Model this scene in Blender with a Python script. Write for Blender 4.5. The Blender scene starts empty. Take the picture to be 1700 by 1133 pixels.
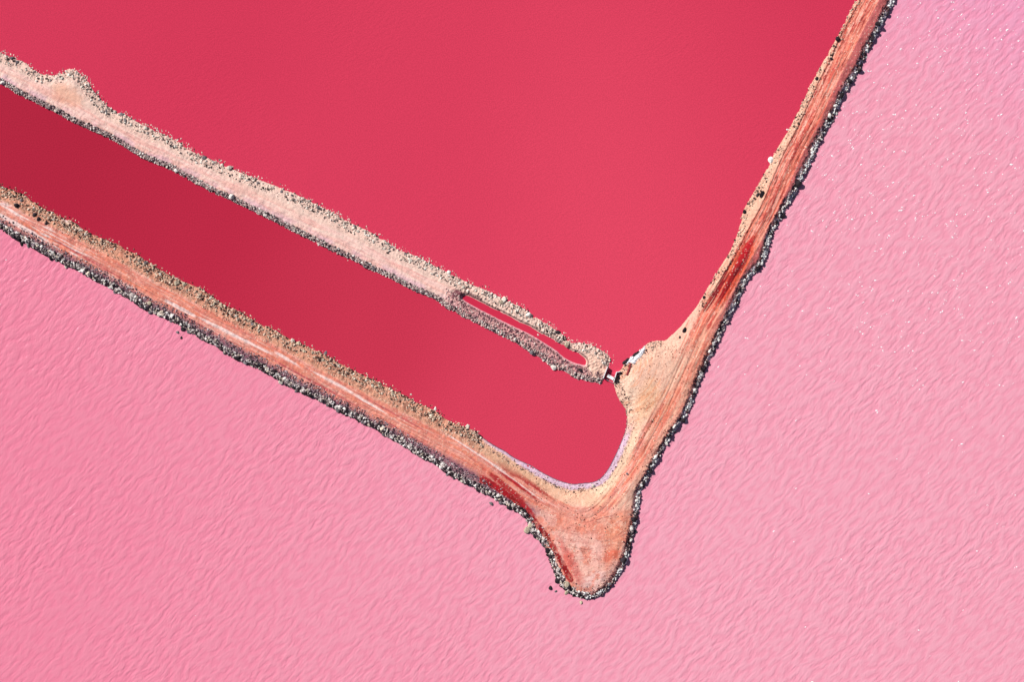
import bpy, math, random
import numpy as np
from mathutils import Vector
from mathutils.geometry import tessellate_polygon

random.seed(7)
RNG = np.random.default_rng(11)
scene = bpy.context.scene
COL = scene.collection

# ------------------------------------------------------------------ camera, sky, sun, exposure
S = 0.16                                   # metres per survey unit (outlines below are in survey units)
def wx(px): return (px - 850.0) * S
def wy(py): return (566.5 - py) * S

cam_d = bpy.data.cameras.new("camera")
cam_d.sensor_width = 36.0
HFOV = math.radians(34)
cam_d.lens = 18.0 / math.tan(HFOV / 2)
cam_d.clip_start = 1.0
cam_d.clip_end = 12000.0
cam = bpy.data.objects.new("camera", cam_d)
COL.objects.link(cam)
cam.location = (0, 0, (1700 * S / 2) / math.tan(HFOV / 2) + 0.3)
cam.rotation_euler = (0, 0, 0)
scene.camera = cam

SUN_EL = math.radians(41)
SUN_DIR = Vector((-0.80, 0.60, 0)).normalized()      # horizontal direction towards the sun
world = bpy.data.worlds.new("World")
scene.world = world
world.use_nodes = True
wn = world.node_tree
bg = wn.nodes.get("Background") or wn.nodes.new("ShaderNodeBackground")
sky = wn.nodes.new("ShaderNodeTexSky")
sky.sky_type = 'NISHITA'
sky.sun_disc = False
sky.sun_elevation = SUN_EL
sky.sun_rotation = math.atan2(SUN_DIR.x, SUN_DIR.y)
wn.links.new(sky.outputs[0], bg.inputs[0])
bg.inputs[1].default_value = 0.05
sun_d = bpy.data.lights.new("sun", 'SUN')
sun_d.energy = 5.0
sun_d.angle = math.radians(0.5)
sun_d.color = (1.0, 0.965, 0.91)
sun = bpy.data.objects.new("sun", sun_d)
COL.objects.link(sun)
tosun = Vector((SUN_DIR.x * math.cos(SUN_EL), SUN_DIR.y * math.cos(SUN_EL), math.sin(SUN_EL)))
sun.rotation_euler = tosun.to_track_quat('Z', 'Y').to_euler()
sun.location = tosun * 200
scene.view_settings.view_transform = 'Standard'
scene.view_settings.look = 'None'
scene.view_settings.exposure = 0.13
scene.view_settings.gamma = 1.0
scene.view_settings.use_curve_mapping = False
scene.render.engine = 'CYCLES'

KL = 1.22          # light reaching a level surface: display value = albedo * KL
def lin(c):
    c = np.asarray(c, float) / 255.0
    return np.where(c <= 0.04045, c / 12.92, ((c + 0.055) / 1.055) ** 2.4)
def alb(*c):
    return np.clip(lin(c) / KL, 0, 0.85)

# ------------------------------------------------------------------ noise
def h2(ix, iy, seed):
    ix = ix.astype(np.int64); iy = iy.astype(np.int64)
    n = (ix * 374761393 + iy * 668265263 + seed * 1442695041) & 0xFFFFFFFF
    n = ((n ^ (n >> 13)) * 1274126177) & 0xFFFFFFFF
    n = ((n ^ (n >> 16)) * 2246822519) & 0xFFFFFFFF
    return ((n ^ (n >> 15)) & 0xFFFFFF) / float(0xFFFFFF)
def vn(x, y, seed=0):
    x = np.asarray(x, float); y = np.asarray(y, float)
    ix = np.floor(x); iy = np.floor(y)
    fx = x - ix; fy = y - iy
    fx = fx * fx * (3 - 2 * fx); fy = fy * fy * (3 - 2 * fy)
    a = h2(ix, iy, seed); b = h2(ix + 1, iy, seed)
    c = h2(ix, iy + 1, seed); d = h2(ix + 1, iy + 1, seed)
    return (a * (1 - fx) + b * fx) * (1 - fy) + (c * (1 - fx) + d * fx) * fy
def fbm(x, y, seed=0, o=4):
    r = 0; a = 0.5; t = 0
    for i in range(o):
        r = r + a * vn(x, y, seed + i * 17); t += a
        x = x * 2.03 + 5.1; y = y * 2.03 + 9.7; a *= 0.55
    return r / t
def ss(a, b, x):
    t = np.clip((x - a) / (b - a), 0, 1)
    return t * t * (3 - 2 * t)

# ------------------------------------------------------------------ outlines of the land (survey units)
LAG_L = [(-900,-60),(-500,135),(-200,285),(0,380),(21,394),(49,408),(65,420),(88,429),(106,441),(130,450),(152,464),(176,475),(200,490),
 (218,499),(235,513),(258,523),(279,530),(299,541),(315,553),(337,566),(355,573),(373,588),(394,599),(420,609),(450,624),(473,640),
 (508,657),(538,670),(563,686),(584,694),(609,707),(627,717),(652,732),(676,746),(700,762),(723,772),(744,790),(770,804),(797,817),
 (823,831),(845,843),(862,854),(876,866),(877,882),(889,893),(903,909),(909,923),(919,951),(929,972),(943,986),(961,993),(975,996)]
LAG_R = [(975,996),(988,994),(1003,986),(1018,973),(1032,951),(1044,927),(1047,909),(1054,884),(1059,863),(1061,840),(1064,820),(1070,807),
 (1078,793),(1088,774),(1099,753),(1112,733),(1122,715),(1133,703),(1142,686),(1153,663),(1159,644),(1168,621),(1177,603),(1187,582),
 (1196,559),(1206,541),(1216,520),(1226,503),(1232,484),(1240,467),(1258,450),(1269,437),(1275,415),(1282,389),(1296,367),(1304,350),
 (1315,331),(1327,312),(1332,295),(1348,270),(1357,244),(1366,231),(1373,215),(1389,190),(1393,180),(1401,159),(1415,137),(1427,120),
 (1435,97),(1446,78),(1454,62),(1464,44),(1470,30),(1480,12),(1487,0),(1530,-78),(1700,-400),(1860,-700)]
R_IN = [(1790,-700),(1632,-400),(1460,-75),(1420,0),(1413,12),(1404,32),(1390,60),(1378,81),(1362,109),(1346,139),(1334,166),(1318,198),(1308,217),(1299,231),
 (1285,254),(1276,273),(1264,296),(1248,324),(1240,337),(1231,355),(1227,378),(1219,400),(1211,419),(1197,440),(1182,464),(1170,485),
 (1157,508),(1141,528),(1127,545),(1115,556),(1105,565),(1098,566),(1084,566),(1076,569),(1070,574),(1063,581),(1055,587),(1047,594),
 (1039,598),(1034,602),(1036,605),(1032,611),(1026,618),(1021,626),(1018,632),(1019,640),(1021,649),(1026,663),(1036,677),(1040,691),(1040,707),
 (1035,723),(1028,740),(1021,756),(1012,774),(1003,788),(993,797),(982,801),(967,802),(952,804),(938,801),(919,794),(898,783),(883,773),
 (869,767),(852,759),(838,748),(827,743),(806,730),(788,714),(776,711),(753,702),(735,693),(725,683),(707,675),(687,666),(667,654),
 (648,645),(628,634),(602,622),(577,610),(556,599),(533,585),(512,576),(496,569),(476,560),(454,546),(436,541),(419,530),(396,516),
 (369,504),(352,492),(334,479),(309,469),(279,455),(253,440),(227,421),(212,415),(196,405),(169,396),(141,383),(123,368),(99,360),(86,350),
 (70,344),(53,334),(40,323),(17,314),(0,309),(-200,214),(-500,64),(-900,-131)]
M_UP = [(-900,-322),(-500,-130),(-200,5),(0,86),(18,95),(41,102),(53,113),(65,122),(85,125),(99,123),(113,113),(123,115),(136,122),(146,134),(152,146),(169,166),
 (187,183),(198,187),(208,189),(226,201),(243,210),(258,216),(279,226),(306,240),(327,256),(355,266),(383,279),(412,291),(444,303),
 (478,316),(503,327),(526,340),(556,353),(580,369),(603,379),(637,397),(662,415),(690,424),(715,438),(740,450),(751,457),(773,467),
 (787,474),(806,481),(821,488),(839,499),(860,507),(876,516),(889,526),(907,537),(921,548),(936,556),(940,566),(954,570),(975,570),
 (995,579),(1006,586),(1014,593),(1012,606),(1008,611)]
M_DN = [(1001,628),(1000,634),(997,638),(988,637),(978,634),(966,631),(953,629),(942,619),(930,615),(919,612),(905,603),(895,593),(883,589),(872,580),
 (860,572),(839,561),(822,554),(801,543),(782,533),(768,527),(759,521),(747,516),(738,511),(728,501),(717,495),(704,491),(669,475),
 (644,461),(617,450),(588,434),(559,422),(531,407),(503,393),(471,377),(450,366),(428,355),(405,344),(377,330),(353,321),(334,310),
 (306,295),(278,279),(249,269),(223,256),(201,241),(176,228),(152,217),(123,205),(92,187),(56,169),(44,164),(18,150),(0,138),
 (-200,54),(-500,-80),(-900,-270)]
SLOT = [(767,493),(773,490),(782,494),(800,503),(818,513),(837,521),(858,533),(883,544),(893,552),(911,560),(926,569),(942,576),(947,582),
 (957,585),(966,591),(973,598),(973,605),(970,607),(962,605),(949,601),(935,593),(921,580),(907,572),(889,560),(872,551),(859,545),
 (834,533),(818,525),(801,516),(782,506),(769,498)]
ROAD = [(-900,-96),(-500,100),(-200,252),(0,347),(53,377),(123,410),(194,448),(247,479),(288,500),(359,538),(429,575),(450,586),(520,625),(591,662),(679,707),
 (725,730),(770,753),(841,799),(894,828),(928,846),(947,856),(968,859),(988,851),(1004,836),(1021,815),(1048,774),(1073,731),(1098,686),
 (1116,648),(1141,594),(1167,537),(1192,497),(1226,439),(1257,380),(1278,343),(1308,270),(1343,203),(1366,152),(1393,96),(1415,50),(1442,0),
 (1483,-78),(1655,-400),(1815,-700)]
MROAD = [(-900,-292),(-500,-102),(-200,33),(0,116),(40,133),(80,155),(120,176),(170,205),(210,226),(300,268),(400,318),(500,366),(600,413),(700,465),(760,492),
 (860,541),(940,590),(985,606),(1008,618)]
REDLINE = [(800,798),(823,808),(850,826),(876,850),(899,880),(918,908),(934,937),(947,962)]

def chaikin(p, n=1):
    p = np.array(p, float)
    for _ in range(n):
        q = p[:-1] * 0.75 + p[1:] * 0.25
        r = p[:-1] * 0.25 + p[1:] * 0.75
        m = np.empty((2 * len(q), 2)); m[0::2] = q; m[1::2] = r
        p = np.vstack([p[:1], m, p[-1:]])
    return p
LAG_L, LAG_R, R_IN, M_UP, M_DN = [chaikin(p) for p in (LAG_L, LAG_R, R_IN, M_UP, M_DN)]
SLOTP = chaikin(SLOT + [SLOT[0]])
ROADP = chaikin(ROAD, 2); MROADP = chaikin(MROAD, 2); REDP = chaikin(REDLINE, 2)
MAIN_POLY = np.vstack([LAG_L, LAG_R[1:], R_IN])
MID_POLY = np.vstack([M_UP, M_DN])

def dist_line(X, Y, line, want_st=False):
    """distance from each point to a polyline; optionally arc length s and signed offset t"""
    X = X.ravel(); Y = Y.ravel()
    best = np.full(X.shape, 1e18); bs = np.zeros(X.shape); bt = np.zeros(X.shape)
    acc = 0.0
    for (ax, ay), (bx, by) in zip(line[:-1], line[1:]):
        dx, dy = bx - ax, by - ay
        L = math.hypot(dx, dy)
        if L < 1e-9: continue
        u = np.clip(((X - ax) * dx + (Y - ay) * dy) / (L * L), 0, 1)
        ex = X - ax - u * dx; ey = Y - ay - u * dy
        d = ex * ex + ey * ey
        m = d < best
        best = np.where(m, d, best)
        if want_st:
            bs = np.where(m, acc + u * L, bs)
            bt = np.where(m, np.sign(dx * ey - dy * ex), bt)     # + : to the right of travel (image y runs down)
        acc += L
    best = np.sqrt(best)
    if want_st: return best, bs, bt * best
    return best
def inside(X, Y, poly):
    X = X.ravel(); Y = Y.ravel()
    r = np.zeros(X.shape, bool)
    n = len(poly)
    for i in range(n):
        ax, ay = poly[i]; bx, by = poly[(i + 1) % n]
        if ay == by: continue
        c = ((ay > Y) != (by > Y)) & (X < (bx - ax) * (Y - ay) / (by - ay) + ax)
        r ^= c
    return r

# ------------------------------------------------------------------ terrain height on a regular net (1 survey unit)
X0, X1, Y0, Y1 = -340, 1800, -280, 1010
GW, GH = X1 - X0 + 1, Y1 - Y0 + 1
c8x, c8y = np.meshgrid(np.arange(X0, X1 + 8, 8), np.arange(Y0, Y1 + 8, 8))
near = (inside(c8x, c8y, MAIN_POLY) | inside(c8x, c8y, MID_POLY)).reshape(c8x.shape)
dd = np.minimum.reduce([dist_line(c8x, c8y, l) for l in (LAG_L, LAG_R, R_IN, M_UP, M_DN)]).reshape(c8x.shape)
near |= dd < 15
gx, gy = np.meshgrid(np.arange(X0, X1 + 1), np.arange(Y0, Y1 + 1))
cand = near[np.clip(np.rint((gy - Y0) / 8).astype(int), 0, near.shape[0] - 1), np.clip(np.rint((gx - X0) / 8).astype(int), 0, near.shape[1] - 1)]
PX = gx[cand].astype(float); PY = gy[cand].astype(float)

in_main = inside(PX, PY, MAIN_POLY); in_mid = inside(PX, PY, MID_POLY); in_slot = inside(PX, PY, SLOTP)
dl = dist_line(PX, PY, LAG_L); dr = dist_line(PX, PY, LAG_R); di = dist_line(PX, PY, R_IN)
du = dist_line(PX, PY, M_UP); dn = dist_line(PX, PY, M_DN); dsl = dist_line(PX, PY, SLOTP)
rd, rs, rt = dist_line(PX, PY, ROADP, True)
md, ms, mt = dist_line(PX, PY, MROADP, True)
redd = dist_line(PX, PY, REDP)
# ragged shore: rough where rubble lies, smooth round the end of the channel
smooth_zone = ss(775, 830, PX) * ss(690, 720, PY) * (1 - ss(1045, 1060, PX)) + ss(1085, 1100, PX) * (1 - ss(1150, 1165, PX)) * ss(500, 520, PY) * (1 - ss(570, 580, PY))
smooth_zone = np.clip(smooth_zone + (1 - ss(3, 8, dsl)), 0, 1)
jag = (fbm(PX / 4.5, PY / 4.5, 3, 3) - 0.5) * (7.0 * (1 - smooth_zone) + 0.9 * smooth_zone) + (fbm(PX / 16, PY / 16, 9, 2) - 0.5) * 6 * (1 - smooth_zone)

sgn_main = np.where(in_main, 1, -1); sgn_mid = np.where(in_mid, 1, -1)
LV = 0.30                                   # pond level above the lagoon
def prof(d, xs, zs): return np.interp(d, xs, zs)
# where along the right dike: 1 on the long straight arm and past the junction
h_l = prof(dl * sgn_main + jag, [-10, 0, 3, 9, 20, 30], [-1.0, 0, 0.35, 0.75, 1.35, 1.75])
h_r = prof(dr * sgn_main + jag, [-10, 0, 2, 6, 8, 11, 20, 40], [-1.0, 0, 0.45, 0.85, 0.95, 1.60, 1.72, 1.8])
face = ss(.38, .6, fbm(rs / 26, rs * 0, 12, 3))                # the lagoon face slumps here and there
h_r2 = prof(dr * sgn_main + jag, [-10, 0, 3, 8, 14, 24, 40], [-1.0, 0, 0.5, 0.95, 1.4, 1.7, 1.8])
h_r = h_r * face + h_r2 * (1 - face)
h_i = prof(di * sgn_main + jag, [-10, 0, 4, 14, 26, 45], [-0.7, LV, LV + .28, 1.0, 1.6, 1.9])
low_rim = ss(800, 850, PX) * ss(735, 775, PY)
h_i = np.where(sgn_main > 0, h_i * (1 - low_rim) + prof(di + jag, [-10, 0, 8, 12, 30, 45], [-0.7, LV, LV + .10, LV + .16, 1.2, 1.7]) * low_rim, h_i)
h_main = np.minimum(np.minimum(h_l, h_r), h_i)
# worn road bed slightly sunk between its berms, with ruts
rut = np.exp(-((np.abs(rt + (vn(rs / 60, rs * 0, 5) - .5) * 3) - 5.2) / 1.7) ** 2)
bedw = 13 + 3 * (vn(rs / 45, rs * 0, 31) - .5)
bed = 1 - ss(bedw - 1.6, bedw + .8, rd)
straight = ss(330, 420, 1000 - PY)
h_main = h_main - bed * (0.10 + 0.20 * ss(1150, 1220, PX)) - 0.07 * rut * bed
h_main += (fbm(rs / 22, rt / 1.6, 21, 3) - .5) * 0.10 * bed * np.where(in_main, 1, 0)
h_u = prof(du * sgn_mid + jag, [-10, 0, 5, 16, 26], [-0.8, LV, .62, 1.0, 1.25])
h_d = prof(dn * sgn_mid + jag, [-10, 0, 4, 9, 16, 26], [-0.8, LV, .62, .95, 1.1, 1.25])
h_mid = np.minimum(h_u, h_d)
s_d = np.where(in_slot, -dsl, dsl)
h_s = prof(s_d + (fbm(PX / 3, PY / 3, 71, 2) - .5) * 1.2, [-6, 0, 1.2, 2.0, 5, 9, 16], [-0.6, LV + .03, .46, .5, 1.0, 1.15, 1.6])
slope_up = (PY - (493 + (PX - 770) * 0.56)) < 0     # pond side of the slot: a small vertical cut
h_s = np.where(slope_up, prof(s_d + (fbm(PX / 4, PY / 4, 72, 2) - .5) * 1.5, [-6, 0, 1.6, 3.6, 9, 16], [-0.6, LV + .03, .40, 1.45, 1.5, 1.6]), h_s)
h_mid = np.minimum(h_mid, h_s)
h_main -= .10 * np.exp(-((np.abs(rt) - 5.4) / 1.3) ** 2) * (rd < 14) * ss(.25, .5, vn(rs / 40, rs * 0, 88))
H = np.maximum(h_main, h_mid)
onland = (in_main | (in_mid & ~in_slot))
dshore = np.where(in_main, np.minimum(np.minimum(dl, dr), di), np.where(in_mid, np.minimum(np.minimum(du, dn), dsl), 0))
# lumps, small gullies on the banks, spoil along the slot
bank = onland * (1 - ss(14, 26, dshore))
H += onland * ss(0, 4, dshore) * ((fbm(PX / 9, PY / 9, 33, 4) - .5) * .30 + (fbm(PX / 2.2, PY / 2.2, 44, 2) - .5) * .16 * bank)
spoil = in_mid * ss(735, 760, PX) * ss(0, 3, dshore)
H += spoil * ((fbm(PX / 3.0, PY / 3.0, 51, 3) - .45) * .75)
HG = np.full((GH, GW), -1.0); HG[cand] = H
INM = np.zeros((GH, GW), bool); INM[cand] = onland
def height(px, py):
    fx = np.clip(np.asarray(px, float) - X0, 0, GW - 2); fy = np.clip(np.asarray(py, float) - Y0, 0, GH - 2)
    ix = fx.astype(int); iy = fy.astype(int); u = fx - ix; v = fy - iy
    return (HG[iy, ix] * (1 - u) + HG[iy, ix + 1] * u) * (1 - v) + (HG[iy + 1, ix] * (1 - u) + HG[iy + 1, ix + 1] * u) * v

# ------------------------------------------------------------------ soil colours (the soil itself, plus shade lines painted at slot and berm)
C = np.empty((len(PX), 3))
def put(mask, c):
    global C
    m = np.clip(mask, 0, 1)[:, None]
    C = C * (1 - m) + np.asarray(c)[None, :] * m
def blob(cx, cy, a, b, ang, seed=0, soft=.35, rough=.7):
    ca, sa = math.cos(math.radians(ang)), math.sin(math.radians(ang))
    x = (PX - cx); y = (PY - cy)
    u = (x * ca + y * sa) / a; v = (-x * sa + y * ca) / b
    r = np.sqrt(u * u + v * v) + (fbm(PX / 7, PY / 7, 200 + seed, 4) - .5) * rough
    return 1 - ss(1 - soft, 1 + soft, r)
PEACH = alb(244,190,164); CREAM = alb(250,214,184); PINKC = alb(250,206,192); ORANGE = alb(238,140,108); REDO = alb(228,118,96)
RED = alb(176,36,44); DRED = alb(120,16,34); SALT = alb(250,238,238); LAV = alb(230,200,216); GREYG = alb(214,196,184); MAUVE = alb(150,96,118); YEL = alb(247,200,158); BROWN = alb(205,140,116)
n1 = fbm(PX / 30, PY / 30, 61, 4); n2 = fbm(PX / 5, PY / 5, 62, 4); n3 = fbm(PX / 1.6, PY / 1.6, 63, 2)
st1 = fbm(rs / 34, rt / 1.7, 64, 4); st2 = fbm(rs / 60, rt / 3.2, 65, 3); st3 = fbm(rs / 14, rt / 1.0, 66, 3)
C[:] = PEACH
lowd = (rs < 1280)                                       # on the lower-left dike
LD = 1 - ss(880, 940, PX) * in_main
RDm = ss(1130, 1215, PX)                                 # straight right arm
# --- main dike
put(in_main * (0.45 * n1), CREAM)
LDm = in_main * (1 - ss(880, 960, PX))
JN = in_main * ss(1000, 1040, PX) * (1 - ss(1180, 1220, PX))
put(LDm * ss(12, 17, -rt) * 1.0, alb(226,166,134))                      # channel-side bank: tan
put(LDm * ss(.45, .7, n2) * ss(12, 17, -rt) * .6, alb(226,150,120))
put(LDm * ss(.52, .66, fbm(PX / 6, PY / 6, 99, 3)) * ss(15, 20, -rt) * .6, alb(150,96,78))
road = in_main * (1 - ss(12, 16.5, rd + (n2 - .5) * 7))
put(road * .95, alb(232,148,124))
put(road * ss(.40, .62, st2) * .85, ORANGE)
put(road * ss(.52, .68, st1) * .6 , alb(250,200,180))
put(road * ss(.50, .64, st3) * .65 * (1 - RDm * .4), alb(206,112,104))
salt_streak = road * ss(.60, .70, fbm(rs / 26, rt / 1.5, 67, 3)) * (1 - RDm) * (1 - ss(1150, 1220, rs))
put(salt_streak * .95, alb(252,232,222))
for (cx, cy, a, b, ang, sd) in [(28,372,60,3.5,29,51),(110,368,8,2,30,52),(20,350,26,2,30,53),(196,466,40,2.2,29,54),(300,512,30,3,28,55),(372,548,50,2.6,27,56),(420,572,44,2.2,27,57),(475,595,22,2.4,30,58),(556,636,46,2.0,28,59),(610,668,34,1.8,30,60),(790,752,60,1.3,33,63),(850,795,60,1.2,36,64)]:
    put(in_main * blob(cx, cy, a, b, ang, sd, .3, .9) * .9, alb(252,226,214))
for (cx, cy, a, b, ang, sd) in [(330,538,60,1.6,29,71),(150,432,70,1.5,30,72),(520,634,80,1.8,29,73),(700,735,70,2.0,31,74),(660,690,60,1.2,29,75),(560,668,50,3.5,29,76),(610,696,40,3.0,29,77)]:
    put(in_main * blob(cx, cy, a, b, ang, sd, .3, .8) * .8, alb(190,84,90))
put(LDm * ss(11, 15, rt + (n2 - .5) * 8) * (1 - ss(22, 30, rt)) * .8, alb(204,124,116))   # reddish shoulder
put(LDm * ss(15, 22, rt + (n2 - .5) * 10) * .8, alb(138,92,112))                        # mauve gravel
put(in_main * (1 - ss(8, 15, dl + (n2 - .5) * 6)) * .9, alb(108,84,98))
put(LDm * ss(.6, .7, n3) * ss(14, 20, rt) * .5, alb(70,45,60))
# right arm
arm = in_main * RDm
put(arm * (1 - ss(-15, -12.0, rt + (n2-.5)*2)), alb(242,192,160))
put(arm * ss(12.5, 15, rt + (n2 - .5) * 2), alb(206,110,106))
put(arm * road * .8, alb(238,152,124))
put(arm * road * ss(.44, .58, st2) * .85, REDO)
put(arm * road * np.exp(-((rt + .5) / 4.0) ** 2) * ss(.38, .60, fbm(rs / 20, rt / 1.4, 167, 3)) * .7, alb(202,76,72))
put(arm * road * ss(.50, .62, st1) * .7, alb(250,192,168))
put(arm * road * ss(.53, .62, st3) * ss(.30, .55, n1 + .1) * .75, alb(166,44,48))
put(arm * road * ss(.60, .68, fbm(rs / 9, rt / .9, 168, 3)) * .5, alb(130,40,44))
put(arm * np.exp(-((rt + 13.2) / .9) ** 2) * .6, alb(150,60,50))  # left road edge: the berm's cast shadow painted as a dark line
put(arm * np.exp(-((rt - 6.6 + 2 * (vn(rs / 50, rs * 0, 77) - .5)) / .8) ** 2) * .55, alb(186,66,56))
wet = in_main * blob(1222, 452, 62, 17, -61, 3, .22, .8) * (1 - ss(10, 15, rd))
put(wet * .85, alb(222,78,52))
put(wet * ss(.48, .6, st2) * .85, alb(158,22,34))
put(wet * ss(.55, .65, st1) * .6, alb(240,128,84))
put(in_main * blob(1206, 470, 44, 10, -60, 33, .25, .9) * (1 - ss(11, 14, rd)) * ss(.28, .44, st2) * .9, alb(150,18,32))
for (cx, cy, a, b, ang, sd, c) in [(1178,502,20,4.5,-60,4,DRED),(1196,468,48,2.6,-61,5,DRED),(1232,436,26,5,-60,34,DRED),(1214,500,24,3,-62,35,DRED),(1180,535,16,5,-60,6,alb(200,62,56)),(1237,417,26,6,-60,7,alb(176,26,38))]:
    put(in_main * blob(cx, cy, a, b, ang, sd, .25, .6) * .85, c)
put(in_main * (1 - ss(9, 15, dr + (n2 - .5) * 3)) * .85, alb(120,58,66))
put(in_main * (1 - ss(10, 13, dr)) * .8, alb(130,96,104))
put(in_main * (1 - ss(8, 11, dr)) * ss(.40, .47, fbm(PX / 13, PY / 13, 333, 3)) * ss(.3, .5, n2) * .9, alb(240,230,234))
put(in_main * (1 - ss(5, 9, dl)) * ss(.50, .6, n2) * .7, alb(206,190,194))
# junction
put(in_main * blob(1095, 612, 62, 44, -50, 8, .4, .5) * .85, alb(247,200,170))
put(in_main * blob(1072, 668, 34, 17, -70, 9, .5, .6) * .85, YEL)
put(in_main * blob(1045, 655, 14, 40, 0, 10, .5, .6) * .6, alb(246,216,184))
put(in_main * blob(1148, 620, 90, 13, -64, 11, .4, .5) * .6, alb(236,142,112))
put(in_main * blob(1090, 736, 70, 15, -60, 12, .4, .5) * .6, alb(240,160,134))
put(JN * ss(.56, .68, fbm(rs / 26, rt / 2.2, 68, 3)) * (1 - ss(22, 34, rd)) * .55, alb(222,104,82))
put(JN * ss(.56, .68, fbm(rs / 30, rt / 2.0, 69, 3)) * (1 - ss(18, 30, rd)) * .5, alb(252,206,170))
arcs = fbm(np.hypot(PX - 1022, PY - 600) / 2.6, np.arctan2(PY - 600, PX - 1022) * 2.2, 90, 3)
put(in_main * blob(1060, 640, 70, 45, 60, 13, .4, .4) * ss(.56, .68, arcs) * .45, alb(230,140,90))
# tip of the spit
tip = in_main * ss(835, 865, PY) * ss(868, 900, PX)
put(tip * .8, alb(250,190,170))
put(tip * blob(985, 872, 62, 24, 0, 14, .5, .8) * .75, alb(240,146,116))
put(tip * blob(1022, 890, 50, 17, -72, 15, .4, .8) * .75, alb(240,152,116))
put(tip * blob(972, 905, 34, 22, 40, 16, .5, .8) * .55, alb(250,196,178))
put(tip * blob(985, 967, 24, 14, -35, 17, .4, .5) * .8, alb(248,206,192))
put(tip * (1 - ss(9, 15, dr + (n2 - .5) * 9)) * .8, alb(120,60,68))
tarc = np.hypot(PX - 975, PY - 760)
put(tip * ss(.52, .7, fbm(PX / 9, PY / 9, 93, 4)) * .40, alb(252,206,178))
put(tip * ss(.50, .64, fbm(PX / 16, PY / 16, 98, 4)) * .6, alb(236,130,98))
put(tip * ss(.55, .7, fbm(PX / 5, PY / 5, 94, 4)) * .35, alb(214,126,112))
put(tip * ss(.62, .70, fbm(tarc / 2.0, np.arctan2(PX - 975, PY - 760) * 5, 91, 3)) * .35, alb(196,104,96))
for kx, (cx0, cy0, rr, a0, a1, w_) in enumerate([(976,752,112,-.35,.42,.8),(979,748,118,-.1,.5,.7),(972,756,124,-.30,.18,.6),(990,770,128,-.05,.22,.8),(1000,820,100,-.6,-.25,.7),(996,826,88,-.5,.02,.8),(1010,810,96,-.75,-.4,.6),(985,800,95,.3,.62,.6)]):
    an = np.arctan2(PX - cx0, PY - cy0); ra = np.hypot(PX - cx0, PY - cy0)
    wob = (fbm(an * 7, an * 0 + kx, 95, 2) - .5) * 6
    put(tip * np.exp(-((ra - rr + wob) / w_) ** 2) * ss(a0, a0 + .1, an) * (1 - ss(a1 - .1, a1, an)) * ss(.38, .6, fbm(PX / 6, PY / 6, 96 + kx, 3)) * .75, alb(112,56,62))
put(tip * blob(948, 935, 40, 8, 64, 18, .4, .8) * .6, alb(214,84,78))
put(tip * blob(1014, 922, 16, 8, -30, 19, .4, .8) * .6, alb(226,98,72))
put(in_main * (1 - ss(3.8, 5.6, redd + (n2 - .5) * 4)) * (.55 + .45 * ss(.28, .42, fbm(PX / 11, PY / 11, 97, 3))), alb(142,14,30))
put(in_main * (1 - ss(1.0, 2.6, np.abs(redd - 3.4) + (n2 - .5) * 2)) * ss(.4, .6, n1) * .5, alb(205,66,58))
for (cx, cy, a, b, ang, sd) in [(848,781,22,7,30,20),(868,794,18,4.5,40,21),(886,806,20,3.5,40,22),(830,812,24,6,36,23),(846,795,20,2.5,34,24),(868,812,26,2.2,36,25),(838,806,40,4.5,38,26),(870,838,30,3.5,46,27),(900,816,26,2.5,36,28),(812,800,20,5,36,29)]:
    put(in_main * blob(cx, cy, a, b, ang, sd, .25, .8) * .9, alb(178,30,40))
# lavender salt rim round the end of the channel, cream bank behind it
rim = in_main * ss(770, 830, PX) * ss(700, 735, PY)
put(rim * (1 - ss(16, 30, di)) * .7, alb(246,200,160))
put(in_main * blob(1000, 812, 34, 10, -42, 26, .4, .5), alb(252,218,180))
put(in_main * blob(1042, 748, 50, 7, -66, 27, .4, .5) * .9, alb(250,212,176))
put(in_main * blob(960, 826, 50, 12, 8, 28, .4, .6) * .8, alb(248,198,162))
put(rim * (1 - ss(8.5, 11.5, di + (n2 - .5) * 5 + 5 * (1 - ss(840, 880, PX)))) * .95, LAV)
put(rim * (1 - ss(1.6, 3.0, np.abs(di - 10) + (n2 - .5) * 5)) * ss(.45, .6, n2) * .5, alb(170,116,130))
put(in_main * (1 - ss(1.4, 2.4, di)) * ss(760, 800, PX) * (1 - ss(1042, 1050, PX)) * ss(640, 700, PY) * .9, alb(92,46,74))
# --- middle dike
M = in_mid * 1.0
mst1 = fbm(ms / 30, mt / 1.8, 81, 4); mst2 = fbm(ms / 60, mt / 4, 82, 3)
put(M, alb(252,208,198))
put(M * ss(.42, .65, mst1) * .65, alb(254,222,206))
put(M * ss(.45, .65, mst2) * .7, alb(244,184,172))
put(M * ss(.58, .68, fbm(ms / 16, mt / 1.0, 83, 3)) * .5 * (1 - ss(10, 16, md)), alb(214,140,138))
put(M * ss(6, 11, -mt + (n2 - .5) * 8) * .6, alb(236,206,190))                 # stony pond-side shoulder
put(M * (1 - ss(12, 20, dn + (n2 - .5) * 6)) * ss(.40, .62, n1) * .6, alb(228,184,200))  # lavender band
put(M * (1 - ss(7, 11, dn + (n2 - .5) * 5)) * .85, alb(176,140,142))
put(M * (1 - ss(2, 5, dn + (n2 - .5) * 2)) * .7, alb(120,80,96))
put(M * blob(112, 160, 26, 15, 30, 41, .5, .8) * .6, alb(238,170,140))
SP = M * ss(738, 765, PX)
put(SP * (1 - ss(-5, 5, (493 + (PX - 770) * 0.56) - PY + 6)) * .9, alb(232,170,168))
put(SP * ss(.5, .62, fbm(PX / 4, PY / 4, 85, 3)) * (1 - ss(2, 10, (493 + (PX - 770) * 0.56) - PY)) * .75, alb(122,66,84))
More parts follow.
